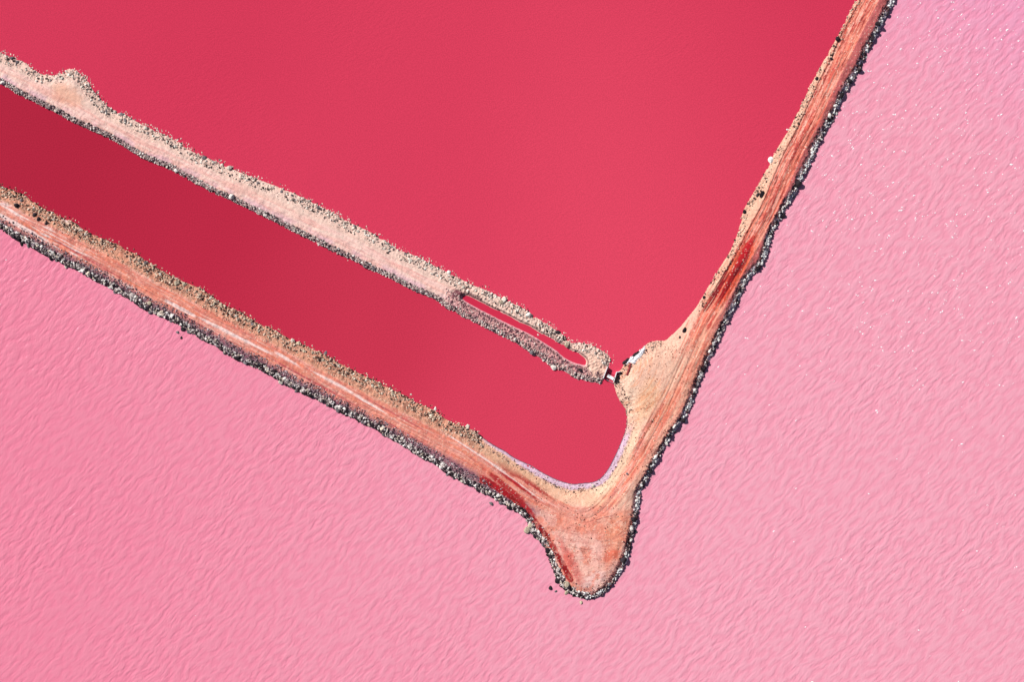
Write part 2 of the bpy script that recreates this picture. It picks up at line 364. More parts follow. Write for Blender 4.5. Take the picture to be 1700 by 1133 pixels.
put(SP * blob(990, 606, 17, 20, 10, 42, .4, .6), alb(250,206,186))
put(SP * (1 - ss(1.2, 2.6, dsl)) * (~slope_up) * .9, alb(238,168,180))
ringn = fbm(PX / 4, PY / 4, 86, 3)
put(SP * np.exp(-((dsl - 5.2 + (ringn - .5) * 3) / 1.5) ** 2) * (~slope_up | (PX < 800)) * .85, alb(92,40,58))
put(SP * np.exp(-((dsl - 3.0) / 1.1) ** 2) * slope_up * .85, alb(84,38,54))  # shaded face of the cut, put into the colour as a dark edge
put(M * blob(758, 488, 9, 6, -25, 43, .3, .6) * .85, alb(112,50,68))
put(M * blob(752, 512, 26, 3.5, 32, 44, .3, .9) * .7, alb(112,54,70))
put(M * (1 - ss(1.4, 2.6, dsl)) * (~slope_up) * .95, alb(244,180,190))
# overall grit and pebble specks
gsm = .5 + .5 * (1 - in_mid * ss(9, 13, np.minimum(du, dn)) * (1 - ss(730, 750, PX)))
C *= (1 + (0.40 * n3 - .20) * gsm)[:, None]
C[in_main] *= np.array([1.0, .965, 1.04])
C *= (0.90 + 0.20 * n2)[:, None]
speck = (1 - .75 * in_mid) * ss(.80, .90, vn(PX / 1.2, PY / 1.2, 95)) * (.35 + .65 * ss(.42, .6, n1)) * (1 - road * .5)
put(speck * onland * .7, alb(128,84,76))
put(ss(.84, .92, vn(PX / 1.5, PY / 1.5, 195)) * onland * .5, alb(255,236,216))
under = ~onland
C[under] = np.where((sgn_main[under] < 0)[:, None], C[under] * .5, C[under] * .5)
C = np.clip(C, 0.01, .85)

# ------------------------------------------------------------------ materials
def newmat(name):
    m = bpy.data.materials.new(name); m.use_nodes = True
    nt = m.node_tree
    for n in list(nt.nodes):
        if n.type != 'OUTPUT_MATERIAL': nt.nodes.remove(n)
    out = nt.nodes[0]
    b = nt.nodes.new("ShaderNodeBsdfPrincipled"); nt.links.new(b.outputs[0], out.inputs[0])
    return m, nt, b
def nd(nt, typ, **kw):
    n = nt.nodes.new(typ)
    for k, v in kw.items(): setattr(n, k, v)
    return n
def math_n(nt, op, a, b=None, clamp=False):
    n = nt.nodes.new("ShaderNodeMath"); n.operation = op; n.use_clamp = clamp
    for i, v in enumerate((a, b)):
        if v is None: continue
        if hasattr(v, 'links') or hasattr(v, 'is_linked'): nt.links.new(v, n.inputs[i])
        else: n.inputs[i].default_value = v
    return n.outputs[0]
def noise(nt, vec, scale, detail=3, rough=.5, dist=0):
    n = nt.nodes.new("ShaderNodeTexNoise"); n.inputs['Scale'].default_value = scale
    n.inputs['Detail'].default_value = detail; n.inputs['Roughness'].default_value = rough; n.inputs['Distortion'].default_value = dist
    nt.links.new(vec, n.inputs['Vector']); return n.outputs[0]
def mixc(nt, f, a, b, mode='MIX'):
    n = nt.nodes.new("ShaderNodeMix"); n.data_type = 'RGBA'; n.blend_type = mode
    for idx, v in ((0, f), (6, a), (7, b)):
        if hasattr(v, 'is_linked'): nt.links.new(v, n.inputs[idx])
        elif idx == 0: n.inputs[0].default_value = v
        else: n.inputs[idx].default_value = (v[0], v[1], v[2], 1)
    return n.outputs[2]
def ramp(nt, f, a, b):
    n = nt.nodes.new("ShaderNodeMapRange"); n.interpolation_type = 'SMOOTHSTEP'
    n.inputs[1].default_value = a; n.inputs[2].default_value = b
    nt.links.new(f, n.inputs[0]); return n.outputs[0]
def objco(nt): return nt.nodes.new("ShaderNodeTexCoord").outputs['Object']
def mapping(nt, vec, rot=0, scale=(1, 1, 1)):
    n = nt.nodes.new("ShaderNodeMapping"); n.inputs['Rotation'].default_value = (0, 0, rot)
    nt.links.new(vec, n.inputs[0])
    m = nt.nodes.new("ShaderNodeMapping"); m.inputs['Scale'].default_value = scale
    nt.links.new(n.outputs[0], m.inputs[0]); return m.outputs[0]

def soil_mat():
    m, nt, b = newmat("soil")
    a = nd(nt, "ShaderNodeAttribute", attribute_name="Col")
    co = objco(nt)
    g = noise(nt, co, 9.0, 3, .6)
    f = ramp(nt, g, .3, .7)
    c = mixc(nt, f, (.82, .80, .80), (1.12, 1.12, 1.12))
    nt.links.new(mixc(nt, 1.0, a.outputs['Color'], c, 'MULTIPLY'), b.inputs['Base Color'])
    b.inputs['Roughness'].default_value = .95
    b.inputs['Specular IOR Level'].default_value = .15
    bp = nt.nodes.new("ShaderNodeBump"); bp.inputs['Strength'].default_value = .7; bp.inputs['Distance'].default_value = .10
    nt.links.new(noise(nt, co, 6.0, 4, .65), bp.inputs['Height']); nt.links.new(bp.outputs[0], b.inputs['Normal'])
    return m
def rock_mat(name, attr=True, c=(.4, .37, .35), c2=(.6, .56, .52)):
    m, nt, b = newmat(name)
    co = objco(nt)
    g = noise(nt, co, 5.0 if attr else 2.5, 4, .6)
    if attr:
        a = nd(nt, "ShaderNodeAttribute", attribute_name="Col")
        cc = mixc(nt, ramp(nt, g, .35, .65), (.75, .75, .75), (1.15, 1.15, 1.15))
        nt.links.new(mixc(nt, 1.0, a.outputs['Color'], cc, 'MULTIPLY'), b.inputs['Base Color'])
    else:
        oi = nt.nodes.new("ShaderNodeObjectInfo")
        base = mixc(nt, oi.outputs['Random'], c, c2)
        # dark tide stain near the water, by real height above it
        geo = nt.nodes.new("ShaderNodeNewGeometry"); sx = nt.nodes.new("ShaderNodeSeparateXYZ"); nt.links.new(geo.outputs['Position'], sx.inputs[0])
        cc = mixc(nt, ramp(nt, g, .35, .65), (.7, .7, .7), (1.15, 1.15, 1.15))
        nt.links.new(mixc(nt, 1.0, base, cc, 'MULTIPLY'), b.inputs['Base Color'])
    b.inputs['Roughness'].default_value = .9
    b.inputs['Specular IOR Level'].default_value = .2
    bp = nt.nodes.new("ShaderNodeBump"); bp.inputs['Strength'].default_value = .6; bp.inputs['Distance'].default_value = .06
    nt.links.new(g, bp.inputs['Height']); nt.links.new(bp.outputs[0], b.inputs['Normal'])
    return m
def plain(name, c, rough=.8, var=.2, scale=6):
    m, nt, b = newmat(name)
    g = noise(nt, objco(nt), scale, 4, .6)
    nt.links.new(mixc(nt, g, [v * (1 - var) for v in c], [min(.9, v * (1 + var)) for v in c]), b.inputs['Base Color'])
    b.inputs['Roughness'].default_value = rough
    bp = nt.nodes.new("ShaderNodeBump"); bp.inputs['Strength'].default_value = .3; bp.inputs['Distance'].default_value = .02
    nt.links.new(g, bp.inputs['Height']); nt.links.new(bp.outputs[0], b.inputs['Normal'])
    return m

def lagoon_mat():
    m, nt, b = newmat("lagoon_brine")
    co = objco(nt)
    sx = nt.nodes.new("ShaderNodeSeparateXYZ"); nt.links.new(co, sx.inputs[0])
    # brine gets paler towards the east side
    g = math_n(nt, 'ADD', math_n(nt, 'MULTIPLY', sx.outputs[0], 1 / 230.0), math_n(nt, 'MULTIPLY', sx.outputs[1], 0.0))
    big = noise(nt, co, .012, 3, .5)
    g2 = math_n(nt, 'ADD', g, math_n(nt, 'MULTIPLY', big, .5))
    c = mixc(nt, ramp(nt, g2, -.45, .60), alb(238, 138, 164), alb(243, 167, 187))
    # faint cooler drift near the top right
    vi = math_n(nt, 'ADD', math_n(nt, 'MULTIPLY', sx.outputs[0], 1 / 100.), math_n(nt, 'MULTIPLY', sx.outputs[1], 1 / 60.))
    c = mixc(nt, math_n(nt, 'MULTIPLY', ramp(nt, vi, 1.9, 3.2), .5), c, alb(234, 150, 200))
    w0 = mapping(nt, co, 0, (1, 1, 1))
    warp = nt.nodes.new("ShaderNodeTexNoise"); warp.inputs['Scale'].default_value = .12; warp.inputs['Detail'].default_value = 2
    nt.links.new(co, warp.inputs['Vector'])
    off = nt.nodes.new("ShaderNodeVectorMath"); off.operation = 'SCALE'; off.inputs[3].default_value = 2.2
    nt.links.new(warp.outputs[1], off.inputs[0])
    add = nt.nodes.new("ShaderNodeVectorMath"); add.operation = 'ADD'
    nt.links.new(co, add.inputs[0]); nt.links.new(off.outputs[0], add.inputs[1])
    # wavelets: long crests running lower-left to upper-right
    wv = mapping(nt, add.outputs[0], math.radians(-46), (.38, 1.0, 1))
    n_a = noise(nt, wv, .84, 1.6, .45, .1)
    wv2 = mapping(nt, add.outputs[0], math.radians(-66), (.55, 1.0, 1))
    n_b = noise(nt, wv2, 2.3, 2, .5, .2)
    ridge = math_n(nt, 'SUBTRACT', 1.0, math_n(nt, 'MULTIPLY', math_n(nt, 'ABSOLUTE', math_n(nt, 'SUBTRACT', n_a, .5)), 2.2))
    hgt = math_n(nt, 'ADD', math_n(nt, 'MULTIPLY', n_a, .9), math_n(nt, 'ADD', math_n(nt, 'MULTIPLY', n_b, .22), math_n(nt, 'MULTIPLY', ridge, .06)))
    # wind lanes: stronger and calmer stretches
    lane = noise(nt, mapping(nt, co, math.radians(-44), (.5, 1.0, 1)), .035, 3, .55)
    amp = nt.nodes.new("ShaderNodeMapRange"); amp.inputs[1].default_value = .35; amp.inputs[2].default_value = .65; amp.inputs[3].default_value = .55; amp.inputs[4].default_value = 1.2
    nt.links.new(lane, amp.inputs[0])
    hgt = math_n(nt, 'MULTIPLY', math_n(nt, 'SUBTRACT', hgt, .65), amp.outputs[0])
    bp = nt.nodes.new("ShaderNodeBump"); bp.inputs['Strength'].default_value = 1.0; bp.inputs['Distance'].default_value = .27
    nt.links.new(hgt, bp.inputs['Height']); nt.links.new(bp.outputs[0], b.inputs['Normal'])
    # troughs tinted a slightly deeper pink
    c = mixc(nt, math_n(nt, 'MULTIPLY', ramp(nt, n_a, .60, .40), .22), c, alb(238, 112, 148))
    nt.links.new(c, b.inputs['Base Color'])
    b.inputs['Roughness'].default_value = .3
    b.inputs['Specular IOR Level'].default_value = .12
    return m
def pond_mat(name, stops, axis_dir, lo, hi, grain=.05, bump=.05, deep=None):
    """opaque algae brine; its colour changes along the pond"""
    m, nt, b = newmat(name)
    co = objco(nt)
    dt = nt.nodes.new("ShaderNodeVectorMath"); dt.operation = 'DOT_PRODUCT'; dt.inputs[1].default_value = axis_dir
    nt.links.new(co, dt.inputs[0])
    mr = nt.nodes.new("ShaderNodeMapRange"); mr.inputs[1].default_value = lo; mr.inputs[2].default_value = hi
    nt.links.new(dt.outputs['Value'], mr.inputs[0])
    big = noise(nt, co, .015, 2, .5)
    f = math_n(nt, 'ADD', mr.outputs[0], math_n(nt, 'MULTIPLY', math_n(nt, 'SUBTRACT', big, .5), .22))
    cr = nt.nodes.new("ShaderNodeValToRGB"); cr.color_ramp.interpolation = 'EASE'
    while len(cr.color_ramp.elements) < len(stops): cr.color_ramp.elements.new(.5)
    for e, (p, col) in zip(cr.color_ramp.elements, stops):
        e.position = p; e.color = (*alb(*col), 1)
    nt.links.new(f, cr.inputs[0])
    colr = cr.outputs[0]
    if deep:                                              # darker towards the upper right shore
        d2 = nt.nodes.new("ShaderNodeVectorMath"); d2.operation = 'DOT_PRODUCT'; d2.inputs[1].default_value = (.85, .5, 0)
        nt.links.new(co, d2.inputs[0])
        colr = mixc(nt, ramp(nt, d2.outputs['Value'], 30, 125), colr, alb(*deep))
    gr = noise(nt, co, 3.6, 2, .7)
    sp = mixc(nt, ramp(nt, gr, .3, .7), (1 - grain,) * 3, (1 + grain,) * 3)
    nt.links.new(mixc(nt, 1.0, colr, sp, 'MULTIPLY'), b.inputs['Base Color'])
    wv = mapping(nt, co, math.radians(-30), (.4, 1, 1))
    bp = nt.nodes.new("ShaderNodeBump"); bp.inputs['Strength'].default_value = .8; bp.inputs['Distance'].default_value = bump
    calm = ramp(nt, noise(nt, co, .03, 2, .5), .42, .62)
    nt.links.new(math_n(nt, 'MULTIPLY', noise(nt, wv, 1.6, 2, .5), calm), bp.inputs['Height']); nt.links.new(bp.outputs[0], b.inputs['Normal'])
    b.inputs['Roughness'].default_value = .25
    b.inputs['Specular IOR Level'].default_value = .08
    return m

# ------------------------------------------------------------------ object helpers
def mesh_from_arrays(name, verts, faces, colors=None, mats=(), smooth=False):
    """verts (n,3), faces (m,k) all of k corners"""
    me = bpy.data.meshes.new(name)
    verts = np.ascontiguousarray(verts, np.float32); faces = np.ascontiguousarray(faces, np.int32)
    k = faces.shape[1]
    me.vertices.add(len(verts)); me.vertices.foreach_set("co", verts.ravel())
    me.loops.add(faces.size); me.loops.foreach_set("vertex_index", faces.ravel())
    me.polygons.add(len(faces)); me.polygons.foreach_set("loop_start", np.arange(0, faces.size, k, dtype=np.int32))
    me.polygons.foreach_set("loop_total", np.full(len(faces), k, np.int32))
    me.polygons.foreach_set("use_smooth", np.full(len(faces), smooth))
    me.update(calc_edges=True)
    if colors is not None:
        at = me.color_attributes.new("Col", 'FLOAT_COLOR', 'POINT')
        rgba = np.ones((len(verts), 4), np.float32); rgba[:, :3] = colors
        at.data.foreach_set("color", rgba.ravel())
    for m in mats: me.materials.append(m)
    return me
def link(name, me, loc=(0, 0, 0), rot=(0, 0, 0), scale=(1, 1, 1), parent=None, **props):
    o = bpy.data.objects.new(name, me); COL.objects.link(o)
    o.location = loc; o.rotation_euler = rot; o.scale = scale
    if parent: o.parent = parent
    for k, v in props.items(): o[k] = v
    return o

# ------------------------------------------------------------------ water
def sheet(name, pts, z, mat, label):
    v = [Vector((wx(x), wy(y), z)) for x, y in pts]
    tris = tessellate_polygon([v])
    fs = []
    for t in tris:
        a, b_, c_ = [v[i] for i in t]
        if (b_ - a).cross(c_ - a).z < 0: t = (t[0], t[2], t[1])
        fs.append(t)
    me = mesh_from_arrays(name, np.array([tuple(p) for p in v]), np.array(fs), None, [mat])
    o = link(name, me, kind='structure', label=label)
    return o
B = 9000
sheet("lagoon_water", [(850 - 14000, 566 - 14000), (850 + 14000, 566 - 14000), (850 + 14000, 566 + 14000), (850 - 14000, 566 + 14000)], 0.0,
      lagoon_mat(), "pale pink rippled salt lagoon outside the dikes")
mid_c = [(-900,-296),(-500,-104),(-200,30),(0,112),(60,146),(120,175),(200,213),(300,264),(400,315),(500,360),(600,405),(700,458),(757,487),(764,482),(800,493),(860,523),(930,565),(985,600),(1008,616),(1021,623)]
roadA = [(1060,632),(1110,650),(1141,600),(1167,541),(1192,503),(1226,441),(1257,380),(1278,343),(1308,272),(1343,205),(1366,156),(1393,100),(1415,54),(1450,-10),(1490,-78),(1655,-400),(1815,-690)]
pondA = mid_c + roadA + [(2300,-1500), (-900,-1500)]
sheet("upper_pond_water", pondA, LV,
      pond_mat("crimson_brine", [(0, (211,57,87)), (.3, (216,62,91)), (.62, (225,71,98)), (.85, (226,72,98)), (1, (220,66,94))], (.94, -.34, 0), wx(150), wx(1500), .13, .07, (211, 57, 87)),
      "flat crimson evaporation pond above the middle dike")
roadC = [(1060,640),(1068,700),(1048,760),(1015,815),(985,840),(950,845),(894,824),(841,797),(770,752),(679,705),(591,660),(520,624),(450,586),(359,538),(288,500),(194,448),(123,410),(53,375),(0,345),(-200,250),(-500,98),(-900,-98)]
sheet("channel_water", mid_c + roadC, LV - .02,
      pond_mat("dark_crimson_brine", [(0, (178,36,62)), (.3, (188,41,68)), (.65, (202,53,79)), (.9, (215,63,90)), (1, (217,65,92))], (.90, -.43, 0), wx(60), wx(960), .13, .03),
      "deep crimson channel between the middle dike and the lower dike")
cxs, cys = np.mean([p[0] for p in SLOT]), np.mean([p[1] for p in SLOT])
slot_big = []
for i, (x, y) in enumerate(SLOT):
    a = np.array(SLOT[i - 1]); b_ = np.array(SLOT[(i + 1) % len(SLOT)]); t = b_ - a; t = t / (np.hypot(*t) + 1e-9)
    slot_big.append((x + t[1] * 4, y - t[0] * 4))
sheet("slot_pool_water", slot_big, LV + .03,
      pond_mat("slot_brine", [(0, (206,48,78)), (1, (216,58,86))], (1, 0, 0), wx(760), wx(970), .03, .01),
      "narrow crimson pool in a slot along the end of the middle dike")

# ------------------------------------------------------------------ the dikes as terrain
def build_terrain(name, mask, label, mat):
    idx = np.full((GH, GW), -1, np.int64)
    full = np.zeros((GH, GW), bool); full[cand] = mask & (H > -0.75)
    q = full[:-1, :-1] & full[1:, :-1] & full[:-1, 1:] & full[1:, 1:]
    used = np.zeros_like(full)
    used[:-1, :-1] |= q; used[1:, :-1] |= q; used[:-1, 1:] |= q; used[1:, 1:] |= q
    iy, ix = np.nonzero(used)
    idx[iy, ix] = np.arange(len(iy))
    CG = np.zeros((GH, GW, 3), np.float32); CG[cand] = C
    v = np.stack([wx(ix + X0), wy(iy + Y0), HG[iy, ix]], 1)
    fy, fx = np.nonzero(q)
    f = np.stack([idx[fy + 1, fx], idx[fy + 1, fx + 1], idx[fy, fx + 1], idx[fy, fx]], 1)
    me = mesh_from_arrays(name, v, f, CG[iy, ix], [mat], smooth=True)
    return link(name, me, kind='structure', label=label)
soil = soil_mat()
near_main = (np.minimum(np.minimum(dl, dr), di) < 9) | in_main
near_mid = ((np.minimum(du, dn) < 9) | in_mid) & ~in_main
gate_gap = (np.hypot(PX - 1014.5, PY - 622) < 3)
mm = near_main & (in_main | ~(near_mid & (np.minimum(du, dn) < di)))
build_terrain("dike_ground", mm & ~in_mid, "orange-red earth dike with a wheel-worn road round the pointed corner", soil)
build_terrain("middle_dike_ground", (near_mid & ((in_mid) | (np.minimum(du, dn) <= di + 1.5))), "pale pink sandy middle dike ending at the sluice", soil)

# ------------------------------------------------------------------ rubble
def ico(sub=0):
    p = (1 + 5 ** .5) / 2
    v = np.array([(-1,p,0),(1,p,0),(-1,-p,0),(1,-p,0),(0,-1,p),(0,1,p),(0,-1,-p),(0,1,-p),(p,0,-1),(p,0,1),(-p,0,-1),(-p,0,1)], float)
    f = [(0,11,5),(0,5,1),(0,1,7),(0,7,10),(0,10,11),(1,5,9),(5,11,4),(11,10,2),(10,7,6),(7,1,8),(3,9,4),(3,4,2),(3,2,6),(3,6,8),(3,8,9),(4,9,5),(2,4,11),(6,2,10),(8,6,7),(9,8,1)]
    v /= np.linalg.norm(v[0])
    for _ in range(sub):
        vl = [tuple(a) for a in v]; cache = {}; nf = []
        def mid(a, b):
            k = (min(a, b), max(a, b))
            if k not in cache:
                m = (np.array(vl[a]) + np.array(vl[b])); m /= np.linalg.norm(m); cache[k] = len(vl); vl.append(tuple(m))
            return cache[k]
        for a, b, c in f:
            x, y, z = mid(a, b), mid(b, c), mid(c, a); nf += [(a, x, z), (b, y, x), (c, z, y), (x, y, z)]
        v = np.array(vl); f = nf
    return v, np.array(f)
IV, IF = ico(0)
def rubble_mesh(name, px, py, r, cols, flat=.75, mat=None, lift=.3, floor=-9):
    n = len(px)
    if n == 0: return None
    z = np.maximum(height(px, py), floor)
    base = np.repeat(IV[None], n, 0)
    base = base * RNG.uniform(.50, 1.35, (n, 12, 1))
    base = base * np.stack([RNG.uniform(.75, 1.35, n), RNG.uniform(.75, 1.2, n), RNG.uniform(flat * .8, flat * 1.25, n)], 1)[:, None, :]
    a = RNG.uniform(0, 2 * math.pi, n); ca, sa = np.cos(a), np.sin(a)
    b = RNG.normal(0, .35, n); cb, sb = np.cos(b), np.sin(b)
    x, y, zz = base[..., 0], base[..., 1], base[..., 2]
    y, zz = y * cb[:, None] - zz * sb[:, None], y * sb[:, None] + zz * cb[:, None]
    x, y = x * ca[:, None] - y * sa[:, None], x * sa[:, None] + y * ca[:, None]
    v = np.stack([x * r[:, None] + wx(px)[:, None], y * r[:, None] + wy(py)[:, None], zz * r[:, None] + (z + r * lift)[:, None]], 2).reshape(-1, 3)
    f = (IF[None] + (np.arange(n) * 12)[:, None, None]).reshape(-1, 3)
    c = np.repeat(cols, 12, 0)
    return mesh_from_arrays(name, v, f, c, [mat])
rubm = rock_mat("rubble_stone")

def along(line, n, lo=-1e9, hi=1e9, xr=(-340, 1790), yr=(-275, 1010), prefer=None):
    """random points on a polyline with its left normal"""
    line = np.asarray(line, float)
    seg = line[1:] - line[:-1]; L = np.hypot(seg[:, 0], seg[:, 1]); cum = np.concatenate([[0], np.cumsum(L)])
    s = RNG.uniform(0, cum[-1], int(n))
    i = np.clip(np.searchsorted(cum, s) - 1, 0, len(L) - 1)
    u = (s - cum[i]) / L[i]
    p = line[i] + seg[i] * u[:, None]; nrm = np.stack([seg[i][:, 1], -seg[i][:, 0]], 1) / L[i][:, None]
    k = (p[:, 0] > xr[0]) & (p[:, 0] < xr[1]) & (p[:, 1] > yr[0]) & (p[:, 1] < yr[1])
    return p[k], nrm[k], s[k]
def pal(n, entries):
    w = np.array([e[0] for e in entries], float); w /= w.sum()
    k = RNG.choice(len(entries), n, p=w)
    c = np.array([alb(*e[1]) for e in entries])[k]
    return np.clip(c * RNG.uniform(.78, 1.18, (n, 1)), .01, .85)
def band(line, per_px, d_fn, r_lo, r_hi, palette, name, label, side, clump=.0, xr=(-330, 1780), yr=(-270, 1008), flat=.75, lift=.3, skip=None, powr=2.2, z_min=None, wet=None, salt=None, wob=0):
    line = np.asarray(line, float)
    L = np.hypot(*(line[1:] - line[:-1]).T).sum()
    p, nr, s = along(line, L * per_px, xr=xr, yr=yr)
    d = d_fn(len(p)) + wob * (vn(s / 9, s * 0, 411) - .5) * (1 - np.clip(d_fn(len(p)) / 14, 0, 1))
    q = p + nr * (d * side)[:, None]
    keep = np.ones(len(q), bool)
    if clump > 0:
        keep &= fbm(q[:, 0] / 14, q[:, 1] / 14, 301, 3) + RNG.uniform(-.15, .15, len(q)) > clump
    if skip is not None: keep &= ~skip(q[:, 0], q[:, 1])
    zq = height(q[:, 0], q[:, 1])
    keep &= zq > (-.75 if z_min is None else z_min)
    q = q[keep]; d = d[keep]
    r = r_lo + (r_hi - r_lo) * RNG.random(len(q)) ** powr
    if wet is not None: r = r * np.clip(.42 + .16 * (d + 2), .42, 1.0) * (1 + .5 * (RNG.random(len(q)) < .05))
    c = pal(len(q), palette)
    if wet is not None:                                   # tide-stained stones at the waterline
        w = (d < wet + RNG.normal(0, 1.0, len(q))); c[w] = pal(len(q), P_OUTW)[w]
    if salt is not None:                                  # stretches crusted with salt
        sn = fbm(q[:, 0] / 13, q[:, 1] / 13, 333, 3)
        w = (sn > salt) & (d > -1.0) & (d < 6.5) & (RNG.random(len(q)) < .85); c[w] = pal(len(q), P_WHITE)[w]
        w = (sn < salt - .15) & (RNG.random(len(q)) < .5); c[w] = pal(len(q), P_OUTW)[w]
    me = rubble_mesh(name, q[:, 0], q[:, 1], r, c, flat, rubm, lift, LV - .1 if z_min is not None else -9)
    return link(name, me, kind='stuff', label=label)
def dn_(lo, hi, k=1.0): return lambda n: lo + (hi - lo) * RNG.random(n) ** k
smoothA = lambda x, y: (x > 1098) & (x < 1160) & (y > 500) & (y < 575)
# inward normals: LAG_L / LAG_R / R_IN / M_UP / M_DN run with land on one side
def inward(line, poly):
    p = (np.array(line[40]) + np.array(line[41])) / 2; t = np.array(line[41]) - np.array(line[40]); nrm = np.array([t[1], -t[0]]) / np.hypot(*t)
    q = p + nrm * 3
    return 1 if inside(np.array([q[0]]), np.array([q[1]]), poly)[0] else -1
sL, sR, sI, sU, sD = inward(LAG_L, MAIN_POLY), inward(LAG_R, MAIN_POLY), inward(R_IN, MAIN_POLY), inward(M_UP, MID_POLY), inward(M_DN, MID_POLY)
P_OUT = [(3, (210,196,192)), (2.2, (248,240,236)), (2.4, (112,92,98)), (3, (44,32,38)), (1, (222,204,186))]
P_OUTR = [(4, (255,250,246)), (3, (210,188,184)), (2.5, (130,100,100)), (3, (50,30,34))]
P_OUTW = [(1, (30,20,28)), (1, (70,52,60))]
P_WHITE = [(5, (255,255,255)), (1, (120,105,115))]
P_IN = [(4, (232,202,178)), (3, (202,168,148)), (2, (122,92,82)), (2, (250,228,208)), (2.5, (70,50,48))]  # darkest stones mixed in to stand for black shade between the rocks
P_MID = [(4, (248,226,212)), (3, (230,204,192)), (1, (140,124,118)), (3, (254,244,234)), (2, (76,64,64))]  # near-black entry added in place of deep shadows among the pale stones
P_MIDD = [(4, (226,206,198)), (2, (176,150,150)), (2, (90,68,78)), (2, (250,240,234)), (2, (52,36,44))]
idx_jn = len(LAG_L)
band(LAG_L, 10, dn_(-1.8, 10.5), .07, .42, P_OUT, "rubble", "dark and grey rock armour on the lagoon side of the lower-left dike", sL, wet=1.6, flat=.9, wob=5, clump=.28)
band(LAG_L, 7.0, dn_(6, 22, 1.3), .07, .24, [(3, (170,146,154)), (3, (84,60,74)), (1, (224,206,208))], "gravel", "mauve-grey gravel above the rock armour of the lower-left dike", sL, skip=lambda x, y: (x > 800) & (RNG.random(len(x)) < np.clip((x - 800) / 40, 0, .93)), clump=.34)
band(LAG_R, 9.0, dn_(-1.4, 7.6, 1.0), .06, .34, P_OUTR, "rubble", "black and salt-white rock armour on the lagoon side of the right dike", sR, wet=-1.2, salt=.47, flat=.85, clump=.38, wob=5)
band(LAG_R, 1.8, dn_(6, 14, 1.5), .08, .22, [(3, (150,90,90)), (2, (80,50,60))], "gravel", "reddish gravel on the steep lagoon face of the right dike", sR)
leftin = lambda x, y: (x > 800) | (x < -400)
band(R_IN, 6.0, dn_(-1.0, 16, 1.5), .07, .34, P_IN, "rubble", "tan rubble on the channel side of the lower-left dike", sI, clump=.30, skip=leftin, powr=2.6, flat=1.05)
band(R_IN, 3.6, dn_(6, 24, 1.3), .06, .17, P_IN, "gravel", "fine tan gravel beside the road on the lower-left dike", sI, clump=.30, skip=leftin)
rightarm = lambda x, y: (y > 560) | (x < 1060)
band(R_IN, 3.4, dn_(-.8, 11, 1.3), .07, .30, [(3, (244,214,190)), (2, (190,156,138)), (2, (84,62,58))], "rubble", "scattered pale rubble on the pond side of the right dike", sI, clump=.40, skip=lambda x, y: rightarm(x, y) | smoothA(x, y), powr=3)
band(R_IN, 4.2, dn_(0, 15, 1.2), .06, .24, [(3, (240,214,194)), (2, (130,104,98)), (1.5, (70,50,52))], "rubble", "small pale stones round the end of the channel and the sluice corner", sI, clump=.36,
     skip=lambda x, y: (x < 800) | (y < 560) | ((x > 1098) & (y < 575)) | ((y > 715) & (dist_line(x, y, R_IN) < 8.5) & (RNG.random(len(x)) < .88)), powr=3, lift=.2)
band(M_UP, 5.2, dn_(-1.5, 15, 1.5), .07, .34, P_MID, "rubble", "pale stones along the upper edge of the middle dike", sU, clump=.36, powr=2.4, flat=1.05)
band(M_UP, 1.6, dn_(-7, 0, .6), .07, .24, P_MID, "rubble", "loose pale stones in the shallow water off the middle dike", sU, clump=.40, z_min=-1.5)
band(R_IN, .7, dn_(-6, 0, .6), .07, .24, P_IN, "rubble", "loose tan stones in the water off the lower dike", sI, clump=.40, z_min=-1.5, skip=leftin)
band(M_UP, 1.1, dn_(8, 20, 1.4), .05, .14, P_MID, "gravel", "fine pale gravel on the crown of the middle dike", sU, clump=.40)
band(M_DN, 6.5, dn_(-1.0, 9.5, 1.2), .07, .28, P_MIDD, "rubble", "grey stones along the channel edge of the middle dike", sD, powr=2.4, flat=1.05)
# clods on the crown around the slot and the tip
def scatter(n, fn, r_lo, r_hi, palette, name, label, powr=2.5, lift=.2):
    x, y = fn(n); r = r_lo + (r_hi - r_lo) * RNG.random(len(x)) ** powr
    me = rubble_mesh(name, x, y, r, pal(len(x), palette), .75, rubm, lift)
    return link(name, me, kind='stuff', label=label)
def slotzone(n):
    x = RNG.uniform(740, 1008, n); y = RNG.uniform(460, 640, n)
    k = inside(x, y, MID_POLY) & ~inside(x, y, SLOTP) & (y > 493 + (x - 770) * .56 + 2) & (np.hypot(x - 988, y - 606) > 13)
    x, y = x[k], y[k]; k = dist_line(x, y, SLOTP) > 2.2
    return x[k], y[k]
scatter(15000, slotzone, .08, .30, [(3, (214,160,160)), (2, (128,84,98)), (2, (224,196,190))], "clods", "purple-pink earth clods between the slot pool and the channel")
def tipzone(n):
    x = RNG.uniform(880, 1160, n); y = RNG.uniform(560, 985, n)
    k = inside(x, y, MAIN_POLY) & (fbm(x / 14, y / 14, 401, 3) > .47)
    return x[k], y[k]
scatter(6000, tipzone, .05, .20, [(3, (190,120,100)), (2, (120,70,66)), (2, (236,200,176))], "pebbles", "small pebbles strewn over the sandy corner of the dike", powr=3)

